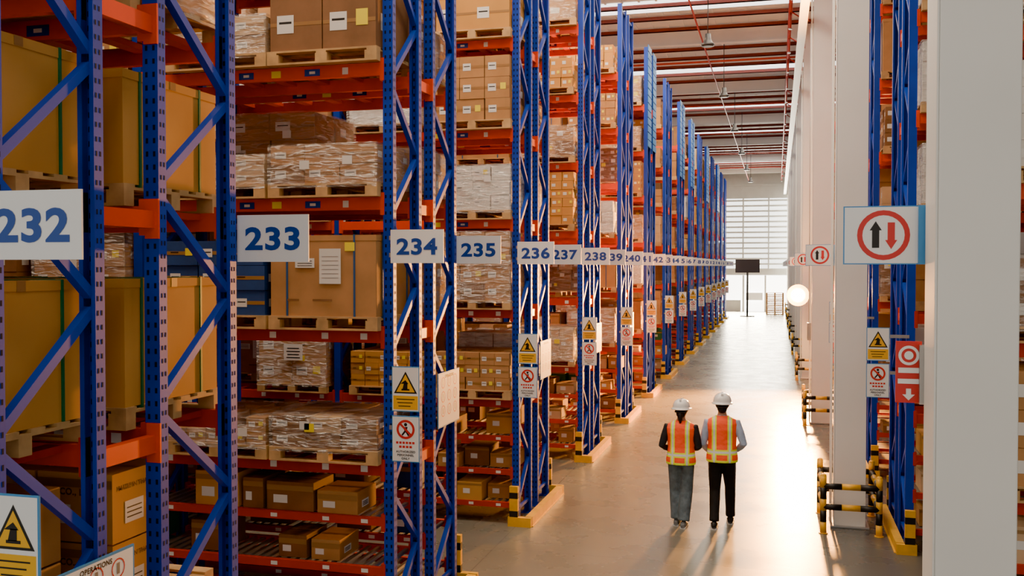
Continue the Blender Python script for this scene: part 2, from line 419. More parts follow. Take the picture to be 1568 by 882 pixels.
def build_rack(sgn, x0, ys, nb, levels, low, near, panel=False):
    mb = MB(); xs = [x0 - sgn*2.7*i for i in range(nb+1)]
    rack_row(mb, xs, ys[0], ys[1], levels, low, sgn, near, -1)
    rack_row(mb, xs, ys[2], ys[3], levels, low, sgn, near, 1)
    for z in levels:
        for x in xs[:2]:
            mb.box(x-.03, x+.03, ys[1]+.035, ys[2]-.035, z-.13, z-.03, 'beam_orange')
            mb.box(x-.035, x+.055, ys[2]-.05, ys[2]-.035, z-.19, z+.04, 'beam_orange')
    if panel:
        for (a, b) in ((ys[0], ys[1]), (ys[2], ys[3])):
            z = 6.9
            while z < TOP-.05:
                mb.box(x0+sgn*.055, x0+sgn*.07, a-.03, b+.03, z, z+.17, 'panel_blue'); z += .2
    mb.obj('pallet_rack')
    g = MB(); xg = x0 + sgn*(.2 if sgn > 0 else .11)
    g.box(xg-.05, xg+.05, ys[0]-.1, ys[3]+.15, 0, .13, 'yellow')
    g.box(xg-.07, xg+.07, ys[0]-.1, ys[3]+.15, 0, .012, 'yellow')
    for yy in (ys[0]-.12, ys[3]+.17):
        g.box(x0-sgn*.08, xg+sgn*.05, yy-.04, yy+.04, 0, .13, 'yellow')
        for q in range(5):
            g.box(x0-.06, x0+.06, yy-.03, yy+.03, .13+q*.085, .13+(q+1)*.085, 'yellow' if q % 3 else 'black')
    g.obj('rack_end_guard')

# ------------------------------------------------------------------ loads
def pallet(mb, cx, cy, z, w, d, det):
    x0, x1, y0, y1 = cx-w/2, cx+w/2, cy-d/2, cy+d/2
    if det >= 1:
        for i in range(3):
            yy = y0 + (d-.09)*i/2
            for j in range(3):
                xx = x0 + (w-.12)*j/2
                mb.box(xx, xx+.12, yy, yy+.09, z+.018, z+.095, 'wood')
            mb.box(x0, x1, yy, yy+.09, z, z+.018, 'wood')
        for j in range(3):
            xx = x0 + (w-.1)*j/2; mb.box(xx, xx+.1, y0, y1, z+.095, z+.112, 'wood')
        n = 6 if det > 1 else 4
        for i in range(n):
            yy = y0 + (d-.1)*i/(n-1); mb.box(x0, x1, yy, yy+.1, z+.112, z+.13, 'wood')
    else:
        for i in range(3):
            yy = y0 + (d-.09)*i/2; mb.box(x0, x1, yy, yy+.09, z, z+.1, 'wood')
        mb.box(x0, x1, y0, y1, z+.1, z+.13, 'wood')

def label(mb, face, a, b, c, w, h, m):
    if face == 'f': mb.face([(a-w/2, b, c-h/2), (a+w/2, b, c-h/2), (a+w/2, b, c+h/2), (a-w/2, b, c+h/2)], m)
    else: mb.face([(a, b-w/2, c-h/2), (a, b+w/2, c-h/2), (a, b+w/2, c+h/2), (a, b-w/2, c+h/2)], m)

def film(mb, x0, x1, y0, y1, z0, z1, rng):
    n = 5
    def j(): return rng.uniform(-.008, .012)
    ring = []
    for k in range(4):
        z = z0 + (z1-z0)*k/3; row = []
        for i in range(n): row.append((x0+(x1-x0)*i/n, y0-j(), z))
        for i in range(n): row.append((x1+j(), y0+(y1-y0)*i/n, z))
        for i in range(n): row.append((x1-(x1-x0)*i/n, y1+j(), z))
        for i in range(n): row.append((x0-j(), y1-(y1-y0)*i/n, z))
        ring.append(row)
    base = len(mb.v); k = mb.mi('film'); L = 4*n
    for r in ring: mb.v.extend(r)
    for a in range(3):
        for q in range(L):
            q2 = (q+1) % L
            mb.f.append((base+a*L+q, base+a*L+q2, base+(a+1)*L+q2, base+(a+1)*L+q)); mb.m.append(k); mb.sm.append(False)
    mb.f.append(tuple(base+3*L+q for q in range(L))); mb.m.append(k); mb.sm.append(False)

def load(mb, cx, cy, z, w, d, h, kind, rng, det, sgn=1, film_on=None):
    pallet(mb, cx, cy, z, w, d, det)
    z += .13; x0, x1, y0, y1 = cx-w/2+.02, cx+w/2-.02, cy-d/2+.02, cy+d/2-.02
    if kind == 'bigbox' or kind == 'bigbox_brown':
        m = 'carton_gold' if kind == 'bigbox' else 'carton_tan'; st = 'strap_green' if kind == 'bigbox' else 'strap_blue'
        mb.box(x0, x1, y0, y1, z, z+h, m)
        mb.box(x0-.004, x1+.004, y0-.004, y1+.004, z+h-.05, z+h+.002, m)
        mb.box(x0-.006, x1+.006, (y0+y1)/2-.03, (y0+y1)/2+.03, z+h*.93, z+h+.003, 'tape')
        for f in (.16, .80):
            xx = x0 + (x1-x0)*f; mb.box(xx-.009, xx+.009, y0-.009, y1+.009, z-.02, z+h+.006, st)
            yy = y0 + (y1-y0)*f; mb.box(x0-.009, x1+.009, yy-.009, yy+.009, z-.02, z+h+.006, st)
        if kind == 'bigbox_brown':
            yf = y0-.011
            label(mb, 'f', cx+.08, yf, z+h*.62, .22, .33, 'white_label'); label(mb, 'f', cx-.18, yf, z+h*.66, .20, .09, 'white_label')
            for q in range(3): label(mb, 'f', cx-.18, yf-.001, z+h*.66-.025+.022*q, .15, .006, 'black')
            for q in range(6): label(mb, 'f', cx+.08, yf-.001, z+h*.62-.11+.04*q, .17, .005, 'steel')
            label(mb, 'f', cx+.28, yf, z+h*.86, .10, .08, 'yellow_label')
            label(mb, 'f', cx-.3, yf, z+h*.2, .12, .02, 'carton_brown'); label(mb, 'f', cx+.0, yf, z+h*.2, .2, .02, 'carton_brown')
        return
    small = kind == 'small'
    nx, ny, nz = {'cartons': (3, 3, max(2, round(h/.26))), 'large': (2, 2, max(1, round(h/.42))), 'small': (5, 4, max(2, round(h/.17))),
                  'low': (3, 3, max(2, round(h/.16))), 'white': (4, 3, max(2, round(h/.22))), 'blue': (3, 3, max(2, round(h/.24)))}[kind]
    if kind == 'cartons' and det > 0: nx, ny, nz = rng.choice([(3, 3, nz), (4, 3, max(2, round(h/.2))), (2, 2, max(2, round(h/.3))), (3, 2, nz)])
    if det == 0: nx = min(nx, 3); ny = min(ny, 3); nz = min(nz, 4)
    base = {'cartons': ['carton_tan', 'carton_light', 'carton_brown', 'carton_tan'], 'large': ['carton_tan', 'carton_gold', 'carton_brown'], 'small': ['carton_tan', 'carton_gold'],
            'low': ['carton_light', 'carton_tan', 'carton_brown'], 'white': ['carton_white'], 'blue': ['carton_blue']}[kind]
    bm_ = rng.choice(base)
    dx, dy, dz = (x1-x0)/nx, (y1-y0)/ny, h/nz; g = .004
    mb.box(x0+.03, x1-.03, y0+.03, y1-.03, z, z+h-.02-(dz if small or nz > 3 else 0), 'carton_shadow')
    for i in range(nx):
        for j in range(ny):
            miss = nz > 2 and rng.random() < .08
            for k in range(nz):
                if 0 < i < nx-1 and 0 < j < ny-1 and k < nz-2: continue
                if k == nz-1 and (miss or (small and rng.random() < .15)): continue
                a, b, c = x0+i*dx, y0+j*dy, z+k*dz
                jx = rng.uniform(-.010, .010); jy = rng.uniform(-.008, .008)
                mm = bm_ if rng.random() < .9 else rng.choice(base)
                b += jy
                mb.box(a+g+jx, a+dx-g+jx, b+g, b+dy-g, c+.001, c+dz-.003, mm)
                side = (i == nx-1 and sgn > 0) or (i == 0 and sgn < 0)
                if det >= 1:
                    if j == 0:
                        yy = b+g-.0015
                        if kind != 'white' and det > 1: label(mb, 'f', a+dx/2+jx, yy, c+dz/2, dx-2*g-.002, min(.035, dz*.16), 'tape')
                        if rng.random() < .75: label(mb, 'f', a+dx*.3+jx, yy-.001, c+dz*.5, dx*.32, dz*.34, 'white_label')
                        if rng.random() < (.6 if small else .18): label(mb, 'f', a+dx*.74+jx, yy-.001, c+dz*.55, dx*.22, dz*.3, 'yellow_label')
                        if det > 1: label(mb, 'f', a+dx*.3+jx, yy-.002, c+dz*.53, dx*.24, dz*.04, 'black')
                    if side:
                        xx = (a+dx-g+.0015+jx) if sgn > 0 else (a+g-.0015+jx)
                        if rng.random() < .6: label(mb, 's', xx, b+dy*.4, c+dz*.5, dy*.3, dz*.32, 'white_label')
                elif side and rng.random() < .5:
                    label(mb, 's', (a+dx-g+.002+jx) if sgn > 0 else (a+g-.002+jx), b+dy*.45, c+dz*.5, dy*.3, dz*.32, 'white_label')
    if film_on is None: film_on = rng.random() < .7 and not small
    if film_on and det >= 1:
        film(mb, x0-.02, x1+.02, y0-.02, y1+.02, z-.04, z+h+.012, rng)
        for _ in range(2):
            label(mb, 'f', rng.uniform(x0+.15, x1-.15), y0-.034, z+h*rng.uniform(.45, .8), .10, .08, rng.choice(['yellow_label', 'white_label']))

KN = {'bigbox': 'strapped_cardboard_crate', 'bigbox_brown': 'strapped_cardboard_crate', 'low': 'shrink_wrapped_pallet', 'cartons': 'carton_pallet', 'large': 'carton_pallet', 'small': 'small_carton_pallet', 'white': 'white_carton_pallet', 'blue': 'blue_carton_pallet'}
def hero(cx, cy, z, w, d, h, kind, det=2, film_on=None, sgn=1, note=False):
    mb = MB(); load(mb, cx, cy, z, w, d, h, kind, R, det, sgn, film_on)
    if note:
        y = cy-d/2-.03; label(mb, 'f', cx+.05, y, z+.13+h*.62, .30, .24, 'white_label')
        for q in range(4): label(mb, 'f', cx+.05, y-.002, z+.05+h*.62+.045*q, .22-.03*(q % 2), .014, 'black')
    mb.obj(KN[kind])

LV = [1.75, 3.0, 4.25, 5.5, 6.75, 8.0]; LOW = [.30, .76, 1.23]
PY = [[3.70, 4.40, 4.95, 5.71]]
for k in range(1, 15): b0 = 8.52+4.59*(k-1); PY.append([b0, b0+.68, b0+1.09, b0+1.78])
LV1 = [1.42, 2.65, 3.95, 5.07, 6.4, 7.7]
XL, XR = -3.5, 1.62
KINDS = ['cartons', 'cartons', 'large', 'small', 'low', 'white', 'cartons', 'bigbox_brown']
for k, ys in enumerate(PY):
    near = k <= 3
    nb = 3 if k < 4 else 2
    build_rack(1, XL, ys, nb, LV1 if k == 0 else LV, [.3] if k == 0 else LOW, near, panel=k in (5, 7, 8, 10, 12))
    if k >= 1: build_rack(-1, XR, ys, 2 if k < 6 else 1, LV, LOW, False)
    number_sign(232+2*k, XL+.03, ys[0]-.05); number_sign(233+2*k, XL+.03, ys[3]+.09)
    warning_sign(XL+.04, ys[0]-.055, z=2.46 if k else 2.36); authorized_sign(XL+.04, ys[0]-.055, z=1.995 if k else 1.89)
    if k: info_board(XL+.07, (ys[2]+ys[3])/2+.05, 2.18, .7, .58)
    if 2 <= k < 8:
        warning_sign(XR-.05, ys[0]-.055, sgn=-1, arm=.2, z=2.62); authorized_sign(XR-.05, ys[0]-.055, sgn=-1, arm=.2, z=2.16)
info_board(XL+.10, 4.28, 1.83, .62, .5, roll=-.0)

def rowload(name, cy, x0, sgn, bays, levels, low, det, rng, skip=()):
    mb = MB()
    for b in range(bays):
        for s in range(2):
            cx = x0 - sgn*(2.7*b + .64 + s*1.27)
            for z in levels:
                if (b, s, z) in skip or rng.random() < .07: continue
                h = rng.uniform(.5, .98)
                kd = rng.choice(KINDS)
                if kd == 'low': h = rng.uniform(.3, .5)
                if kd == 'bigbox_brown': h = rng.uniform(.6, .9)
                load(mb, cx+rng.uniform(-.03, .03), cy+rng.uniform(-.03, .03), z, 1.12, 1.0, h, kd, rng, det, sgn)
            for z in low:
                if (b, s, z) in skip: continue
                x = cx-.5
                while x < cx+.4:
                    w = rng.uniform(.25, .42); hh = rng.uniform(.16, .32)
                    if rng.random() < .8:
                        mm = rng.choice(['carton_tan', 'carton_brown', 'carton_light', 'carton_gold', 'green_crate', 'carton_brown'])
                        y = cy-.4+rng.uniform(0, .25); mb.box(x, x+w-.03, y, y+.5, z, z+hh, mm)
                        label(mb, 'f', x+w*.35, y-.002, z+hh*.5, .10, .07, 'white_label')
                        label(mb, 'f', x+w*.5-.015, y-.001, z+hh*.86, w-.034, .03, 'tape')
                    x += w
    return mb.obj(name)

skip0 = {(0, s, z) for s in (0, 1) for z in (1.42, 2.65, 3.95)}
for cy in (4.05, 5.33):
    far0 = -3.62-.56
    for z, h in ((3.95, .66), (2.65, .745)):
        hero(far0, cy, z, 1.12, 1.0, h, 'bigbox'); hero(far0-1.2, cy, z, 1.12, 1.0, h, 'bigbox')
    rowload('palletized_goods', cy, XL, 1, 2, LV1, [], 1, R, skip0)
def loose(cx, cy, z, w, d, h, m, name='cardboard_box', lab=True, txt=False):
    mb = MB(); mb.box(cx-w/2, cx+w/2, cy-d/2, cy+d/2, z, z+h, m)
    label(mb, 'f', cx, cy-d/2-.002, z+h-.06, w-.004, .05, 'tape'); mb.face([(cx-w/2, cy-.025, z+h+.001), (cx+w/2, cy-.025, z+h+.001), (cx+w/2, cy+.025, z+h+.001), (cx-w/2, cy+.025, z+h+.001)], 'tape')
    if lab:
        label(mb, 'f', cx-w*.2, cy-d/2-.003, z+h*.4, w*.3, h*.28, 'white_label'); label(mb, 's', cx+w/2+.002, cy-d*.1, z+h*.4, d*.35, h*.32, 'white_label')
        for q in range(3): label(mb, 's', cx+w/2+.003, cy-d*.1, z+h*.32+h*.07*q, d*.28, .008, 'black')
    if txt:
        Board(mb, cx+w*.05, cy-d/2-.003, z+h*.72).text('CO., LTD.', 0, 0, w*.6, .05, 0, 'print_brown')
        Board(mb, cx+w/2+.003, cy, z+h*.78, 'aisle').text('MADE IN THAILAND', 0, 0, d*.8, .03, 0, 'print_brown')
    mb.obj(name, bevel=.006)
for cy in (4.05, 5.33):
    pm = MB(); pallet(pm, -4.25, cy, 1.42, 1.12, 1.0, 2); pm.obj('wooden_pallet')
    for z in (1.55, 1.97):
        loose(-4.0, cy-.22, z, .52, .5, .41, 'carton_gold', txt=True); loose(-4.54, cy-.22, z, .52, .5, .41, 'carton_gold', txt=True)
        if cy < 5: loose(-4.27, cy+.27, z, .9, .42, .41, 'carton_tan')

xa, xb = -4.12, -5.27
hero(xa, 8.86, 5.5, 1.12, 1.0, 1.0, 'large', film_on=False); hero(xb+.02, 8.86, 5.5, 1.12, 1.0, .36, 'cartons', film_on=True)
hero(xa, 8.86, 4.25, 1.12, 1.0, .36, 'low', film_on=True); hero(xb, 8.86, 4.25, 1.12, 1.0, .28, 'low', film_on=True)
hero(xa, 8.86, 3.0, 1.12, 1.0, .76, 'bigbox_brown'); hero(xb, 8.86, 3.0, 1.12, 1.0, .72, 'blue', film_on=False)
hero(xa, 8.86, 1.75, 1.12, 1.0, .30, 'low', film_on=True); hero(xb, 8.86, 1.75, 1.12, 1.0, .27, 'small', film_on=True)
hero(xa, 9.95, 4.25, 1.12, 1.0, .45, 'cartons', film_on=True); hero(xb+.0, 9.95, 4.25, 1.12, 1.0, .86, 'cartons', film_on=True)
hero(xa, 9.95, 3.0, 1.12, 1.0, .80, 'cartons', film_on=True); hero(xb, 9.95, 3.0, 1.12, 1.0, .7, 'large')
hero(xa, 9.95, 5.5, 1.12, 1.0, .5, 'cartons')
sk = {(0, s, z) for s in (0, 1) for z in (1.75, 3.0, 4.25, 5.5)}
sk2 = sk | {(0, s, z) for s in (0, 1) for z in LOW}
rowload('palletized_goods', 8.86, XL, 1, 2, LV, LOW, 1, R, sk2)
rowload('palletized_goods', 9.95, XL, 1, 2, LV, LOW, 1, R, sk2 | {(1, 0, 1.75), (1, 1, 1.75)})
for (x, w, h, m) in ((-5.35, .48, .34, 'carton_gold'), (-4.95, .22, .30, 'carton_brown'), (-4.55, .5, .28, 'carton_brown'), (-4.05, .42, .22, 'carton_tan')):
    loose(x, 8.75, 1.23, w, .45, h, m)
for (x, w, h, m) in ((-4.55, .3, .22, 'carton_brown'), (-4.2, .3, .2, 'carton_tan'), (-5.5, .35, .3, 'carton_brown')):
    loose(x, 8.8, .76, w, .45, h, m)
for (x, w, h, m) in ((-5.4, .5, .3, 'carton_brown'), (-4.4, .4, .28, 'carton_brown'), (-3.8, .35, .26, 'carton_blue')):
    loose(x, 9.9, .76, w, .45, h, m); loose(x-.1, 9.95, 1.23, w, .45, h, m)

cy3 = PY[2][0]+.34
for z, h, kd, fo in ((6.75, .9, 'large', False), (5.5, .88, 'cartons', False), (4.25, .62, 'white', True), (3.0, .95, 'cartons', True), (1.75, .52, 'small', False)):
    hero(-4.10, cy3, z, 1.12, 1.0, h, kd, det=2, film_on=fo)
hero(-6.88, cy3, 1.75, 1.12, 1.0, .75, 'cartons', det=2, film_on=True, note=True)
hero(-5.40, cy3, 1.75, 1.12, 1.0, .50, 'small', det=2, film_on=False)
sk3 = {(0, 0, z) for z in LV[:5]} | {(0, 1, 1.75), (1, 0, 1.75)}
rowload('palletized_goods', cy3, XL, 1, 3, LV, LOW, 1, R, sk3)
rowload('palletized_goods', PY[2][2]+.35, XL, 1, 2, LV, LOW, 1, R)
for k in range(3, 15):
    det = 1 if k < 6 else 0
    rowload('palletized_goods', PY[k][0]+.34, XL, 1, 2 if k < 6 else 1, LV, LOW if k < 8 else [], det, R)
    rowload('palletized_goods', PY[k][2]+.35, XL, 1, 1, LV, LOW if k < 6 else [], det, R)
for k in range(1, 8):
    rowload('palletized_goods', PY[k][0]+.34, XR, -1, 2 if k < 4 else 1, LV, LOW if k < 4 else [], 1 if k < 4 else 0, R)
    rowload('palletized_goods', PY[k][2]+.35, XR, -1, 1, LV, [], 0, R)

# ------------------------------------------------------------------ room shell
YB = 80.0; X0, X1 = -16, 10; ZC = 11.4
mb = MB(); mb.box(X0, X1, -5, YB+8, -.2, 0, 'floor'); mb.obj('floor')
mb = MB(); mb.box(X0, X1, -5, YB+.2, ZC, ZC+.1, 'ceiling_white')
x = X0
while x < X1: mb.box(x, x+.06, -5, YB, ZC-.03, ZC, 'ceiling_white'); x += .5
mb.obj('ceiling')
mb = MB(); mb.box(X0-.2, X0, -5, YB, 0, ZC, 'wall_grey'); mb.obj('wall_left')
mb = MB(); mb.box(X1, X1+.2, -5, YB, 0, ZC, 'wall_grey'); mb.obj('wall_right')
mb = MB(); wx0, wx1 = -4.6, 1.3
mb.box(X0, wx0, YB, YB+.2, 0, ZC, 'wall_grey'); mb.box(wx1, X1, YB, YB+.2, 0, ZC, 'wall_grey')
mb.box(wx0, wx1, YB, YB+.2, 9.0, ZC, 'wall_grey'); mb.box(wx0, wx1, YB, YB+.2, 2.9, 3.3, 'wall_grey')
x = X0
while x < X1: mb.box(x, x+.08, YB-.03, YB, 9.0, ZC, 'wall_grey'); x += .4
mb.box(wx0, wx1, YB-.06, YB, 10.0, 10.15, 'wall_grey')
mb.obj('wall_back')
mb = MB(); mb.box(wx0, wx1, YB+.1, YB+.12, 3.3, 9.0, 'window_glow')
z = 3.3
while z < 9.0: mb.box(wx0, wx1, YB-.02, YB+.05, z, z+.14, 'wall_grey'); z += .42
for i in range(4):
    xx = wx0+(wx1-wx0)*i/3; mb.box(xx-.06, xx+.06, YB-.05, YB+.08, 3.3, 9.0, 'wall_grey')
mb.obj('window_1')
mb = MB(); mb.box(wx0, wx1, YB+.5, YB+.52, 0, 2.9, 'door_glow')
for xx in (wx0+.08, -2.6, -.9, wx1-.08): mb.box(xx-.07, xx+.07, YB+.02, YB+.3, 0, 2.89, 'wall_grey')
mb.box(-4.4, -2.8, YB+.2, YB+.3, .0, .9, 'wall_grey'); mb.box(-2.4, -1.1, YB+.2, YB+.3, .9, 1.5, 'sign_white')
mb.obj('door_1')
mb = MB(); y = -3.0
while y < YB:
    mb.box(X0, X1, y-.03, y+.03, ZC-.16, ZC-.04, 'purlin_red'); mb.box(X0, X1, y-.03, y+.07, ZC-.16, ZC-.145, 'purlin_red'); y += 1.53
mb.obj('roof_purlins')
mb = MB()
for i in range(9):
    y = 4.9+9.2*i
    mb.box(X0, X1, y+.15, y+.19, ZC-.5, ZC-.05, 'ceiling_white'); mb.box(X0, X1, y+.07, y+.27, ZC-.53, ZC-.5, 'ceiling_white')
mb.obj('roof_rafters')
mb = MB()
for y in (10, 19.5, 29.5, 39.2, 48.8, 58, 68, 75): mb.box(X0+1, X1-1, y-.6, y+.6, ZC-.035, ZC-.02, 'skylight')
mb.obj('roof_skylights')
mb = MB()
for y in (24.2, 33.4, 42.6, 51.8, 61, 70): mb.tube([(X0, y, ZC-.95), (X1, y, ZC-.95)], .035, 'pipe_red', 8)
for xx in (.30, -2.2): mb.tube([(xx, -4, ZC-1.05), (xx, YB-1, ZC-1.05)], .05 if xx > 0 else .025, 'pipe_red', 8)
for i in range(24):
    y = 6+3*i; mb.tube([(.30, y, ZC-1.05), (.30, y, ZC-1.5)], .02, 'pipe_red', 6); mb.tube([(.30, y, ZC-1.5), (.30, y, ZC-1.53)], .05, 'steel', 8)
    mb.tube([(.30, y, ZC-1.05), (.30, y, ZC-.05)], .012, 'steel', 6)
    mb.tube([(.30, y, ZC-1.05), (.66, y, ZC-1.3), (.66, y, ZC-2.05)], .02, 'pipe_red', 6)
mb.obj('sprinkler_pipes')
mb = MB()
mb.box(.45, .64, 4, YB-1, 9.2, 9.28, 'steel'); mb.tube([(.54, 4, 9.33), (.54, YB-1, 9.33)], .04, 'lamp_dark', 6)
mb.obj('cable_tray')
for y in (9.5, 17.5, 25.6, 33.4, 42, 50.5, 59, 67.5):
    mb = MB(); x = -1.75
    mb.tube([(x, y, 9.55), (x, y, ZC-.05)], .012, 'lamp_dark', 6)
    mb.loft([(x, y, 9.25, .17, .17), (x, y, 9.3, .17, .17), (x, y, 9.34, .12, .12), (x, y, 9.42, .08, .08), (x, y, 9.56, .07, .07)], 'lamp_dark', 16)
    mb.tube([(x, y, 9.235), (x, y, 9.25)], .14, 'lamp_dark', 16)
    mb.obj('high_bay_lamp')

for i in range(9):
    y = 4.9+9.2*i; x0 = .72 if i == 0 else .78; w = .35 if i == 0 else .41
    mb = MB(); mb.box(x0, x0+w, y, y+.4, 0, ZC-.04, 'column_white')
    mb.box(x0-.012, x0, y-.004, y+.05, .0, ZC-.1, 'column_white')
    mb.box(x0-.05, x0+w+.05, y-.05, y+.45, 0, .03, 'steel')
    if i: mb.tube([(x0-.04, y+.2, 0.03), (x0-.04, y+.2, ZC-.4)], .02, 'column_white', 8)
    mb.obj('structural_column', bevel=.008)
    direction_sign(x0-.0, y+.44)
    g = MB(); a, b, c, d = x0-.16, x0+w+.14, y-.36, y+.76
    for (px, py) in ((a, c), (b, c), (a, d), (b, d)):
        g.stripes((px, py, 0), (px, py, .78), .042, 5); g.tube([(px, py, 0), (px, py, .01)], .06, 'yellow', 12)
        g.ell((px, py, .78), (.042, .042, .03), 'yellow', 12, 6)
    for z in (.36, .64):
        for (p, q) in (((a, c, z), (b, c, z)), ((a, d, z), (b, d, z)), ((a, c, z), (a, d, z)), ((b, c, z), (b, d, z))):
            g.stripes(p, q, .042, 3, mats=('black', 'yellow'))
    g.obj('column_guard_rail')
mb = MB(); b = Board(mb, .652, 5.34, 3.06); b.slab(.125, .315, .01, 'sign_red')
b.ring(0, .085, .036, .05, .007, 'sign_white'); b.disc(0, .085, .022, .007, 'sign_white'); b.rect(-.05, .05, -.005, .022, .007, 'sign_white')
b.rect(-.052, .052, -.06, -.035, .007, 'sign_white'); b.poly([(-.012, -.085), (-.012, -.115), (-.03, -.115), (0, -.145), (.03, -.115), (.012, -.115), (.012, -.085)], .007, 'sign_white')
mb.box(.70, .73, 5.3, 5.36, 2.9, 3.2, 'steel'); mb.obj('fire_hose_sign')
mb = MB(); mb.box(.68, .765, 23.4, 23.6, 1.9, 2.3, 'steel'); mb.box(.67, .68, 23.42, 23.58, 1.93, 2.27, 'wall_grey'); mb.tube([(.72, 23.5, 2.3), (.72, 23.5, 9.2)], .012, 'steel', 6); mb.obj('electrical_box', bevel=.004)

mb = MB()
for i in range(12): pallet(mb, -.15, 76, i*.135+.0, 1.3, 1.1, 1)
mb.obj('wooden_pallet_stack')
mb = MB(); x, y = -2.05, 72
mb.tube([(x, y, 0), (x, y, 3.2)], .07, 'black', 10); mb.box(x-.5, x+.5, y-.35, y+.35, 0, .06, 'black')
mb.box(x-.85, x+.85, y-.06, y+.06, 3.15, 4.1, 'black'); mb.box(x-.8, x+.8, y-.07, y-.06, 3.2, 4.05, 'lamp_dark'); mb.obj('display_screen_stand')
# floodlight
lx, ly, lz = .62, 31.0, 2.72
mb = MB()
mb.tube([(lx, ly+.16, lz), (lx, ly+.06, lz), (lx, ly, lz)], [.14, .26, .34], 'lamp_dark', 24)
mb.tube([(lx, ly-.004, lz), (lx, ly-.012, lz)], .33, 'lamp_reflector', 28)
mb.tube([(lx, ly-.012, lz), (lx, ly-.03, lz)], .20, 'lamp_glow', 28)
mb.box(.74, .775, ly+.14, 32.6, lz-.03, lz+.03, 'steel'); mb.box(lx, .775, ly+.12, ly+.18, lz-.03, lz+.03, 'steel'); mb.obj('wall_floodlight')

# ------------------------------------------------------------------ people
def remeshed(mb, name, voxel, smooth_it, classify, parent):
    me = bpy.data.meshes.new('tmp'); me.from_pydata(mb.v, [], mb.f)
    bm = bmesh.new(); bm.from_mesh(me); bmesh.ops.recalc_face_normals(bm, faces=bm.faces); bm.to_mesh(me); bm.free()
    o = bpy.data.objects.new('tmp', me); scene.collection.objects.link(o)
    r = o.modifiers.new('r', 'REMESH'); r.mode = 'VOXEL'; r.voxel_size = voxel
    s = o.modifiers.new('s', 'SMOOTH'); s.factor = .5; s.iterations = smooth_it
    dg = bpy.context.evaluated_depsgraph_get(); dg.update()
    m2 = bpy.data.meshes.new_from_object(o.evaluated_get(dg)); bpy.data.objects.remove(o)
    m2.name = name; m2.materials.clear(); names = []
    for p in m2.polygons:
        p.use_smooth = True
        n = classify(p.center)
        if n not in names: names.append(n); m2.materials.append(MATS[n])
        p.material_index = names.index(n)
    ob = bpy.data.objects.new(name, m2); scene.collection.objects.link(ob); ob.parent = parent
    return ob

def hand(mb, wrist, dirv, side, m='skin'):
    w = Vector(wrist); d = Vector(dirv).normalized(); s = Vector(side); s = (s-d*s.dot(d)).normalized(); n = d.cross(s)
    mb.tube([w-d*.02, w+d*.02, w+d*.05, w+d*.085], [(.026, .019), (.036, .016), (.042, .015), (.038, .012)], m, 12, ref=s)
    for i, (L, o) in enumerate(((.066, -.030), (.077, -.010), (.072, .010), (.056, .029))):
        p0 = w+d*.078+s*o; p1 = p0+d*L*.45+n*.006; p2 = p1+d*L*.26+n*L*.28; p3 = p2+d*L*.05+n*L*.3
        mb.tube([p0, p1, p2, p3], [.0095, .009, .008, .0065], m, 8)
    t0 = w+d*.02-s*.03; mb.tube([t0, t0+d*.03-s*.022+n*.008, t0+d*.055-s*.028+n*.02, t0+d*.072-s*.022+n*.03], [.013, .012, .0105, .008], m, 8)

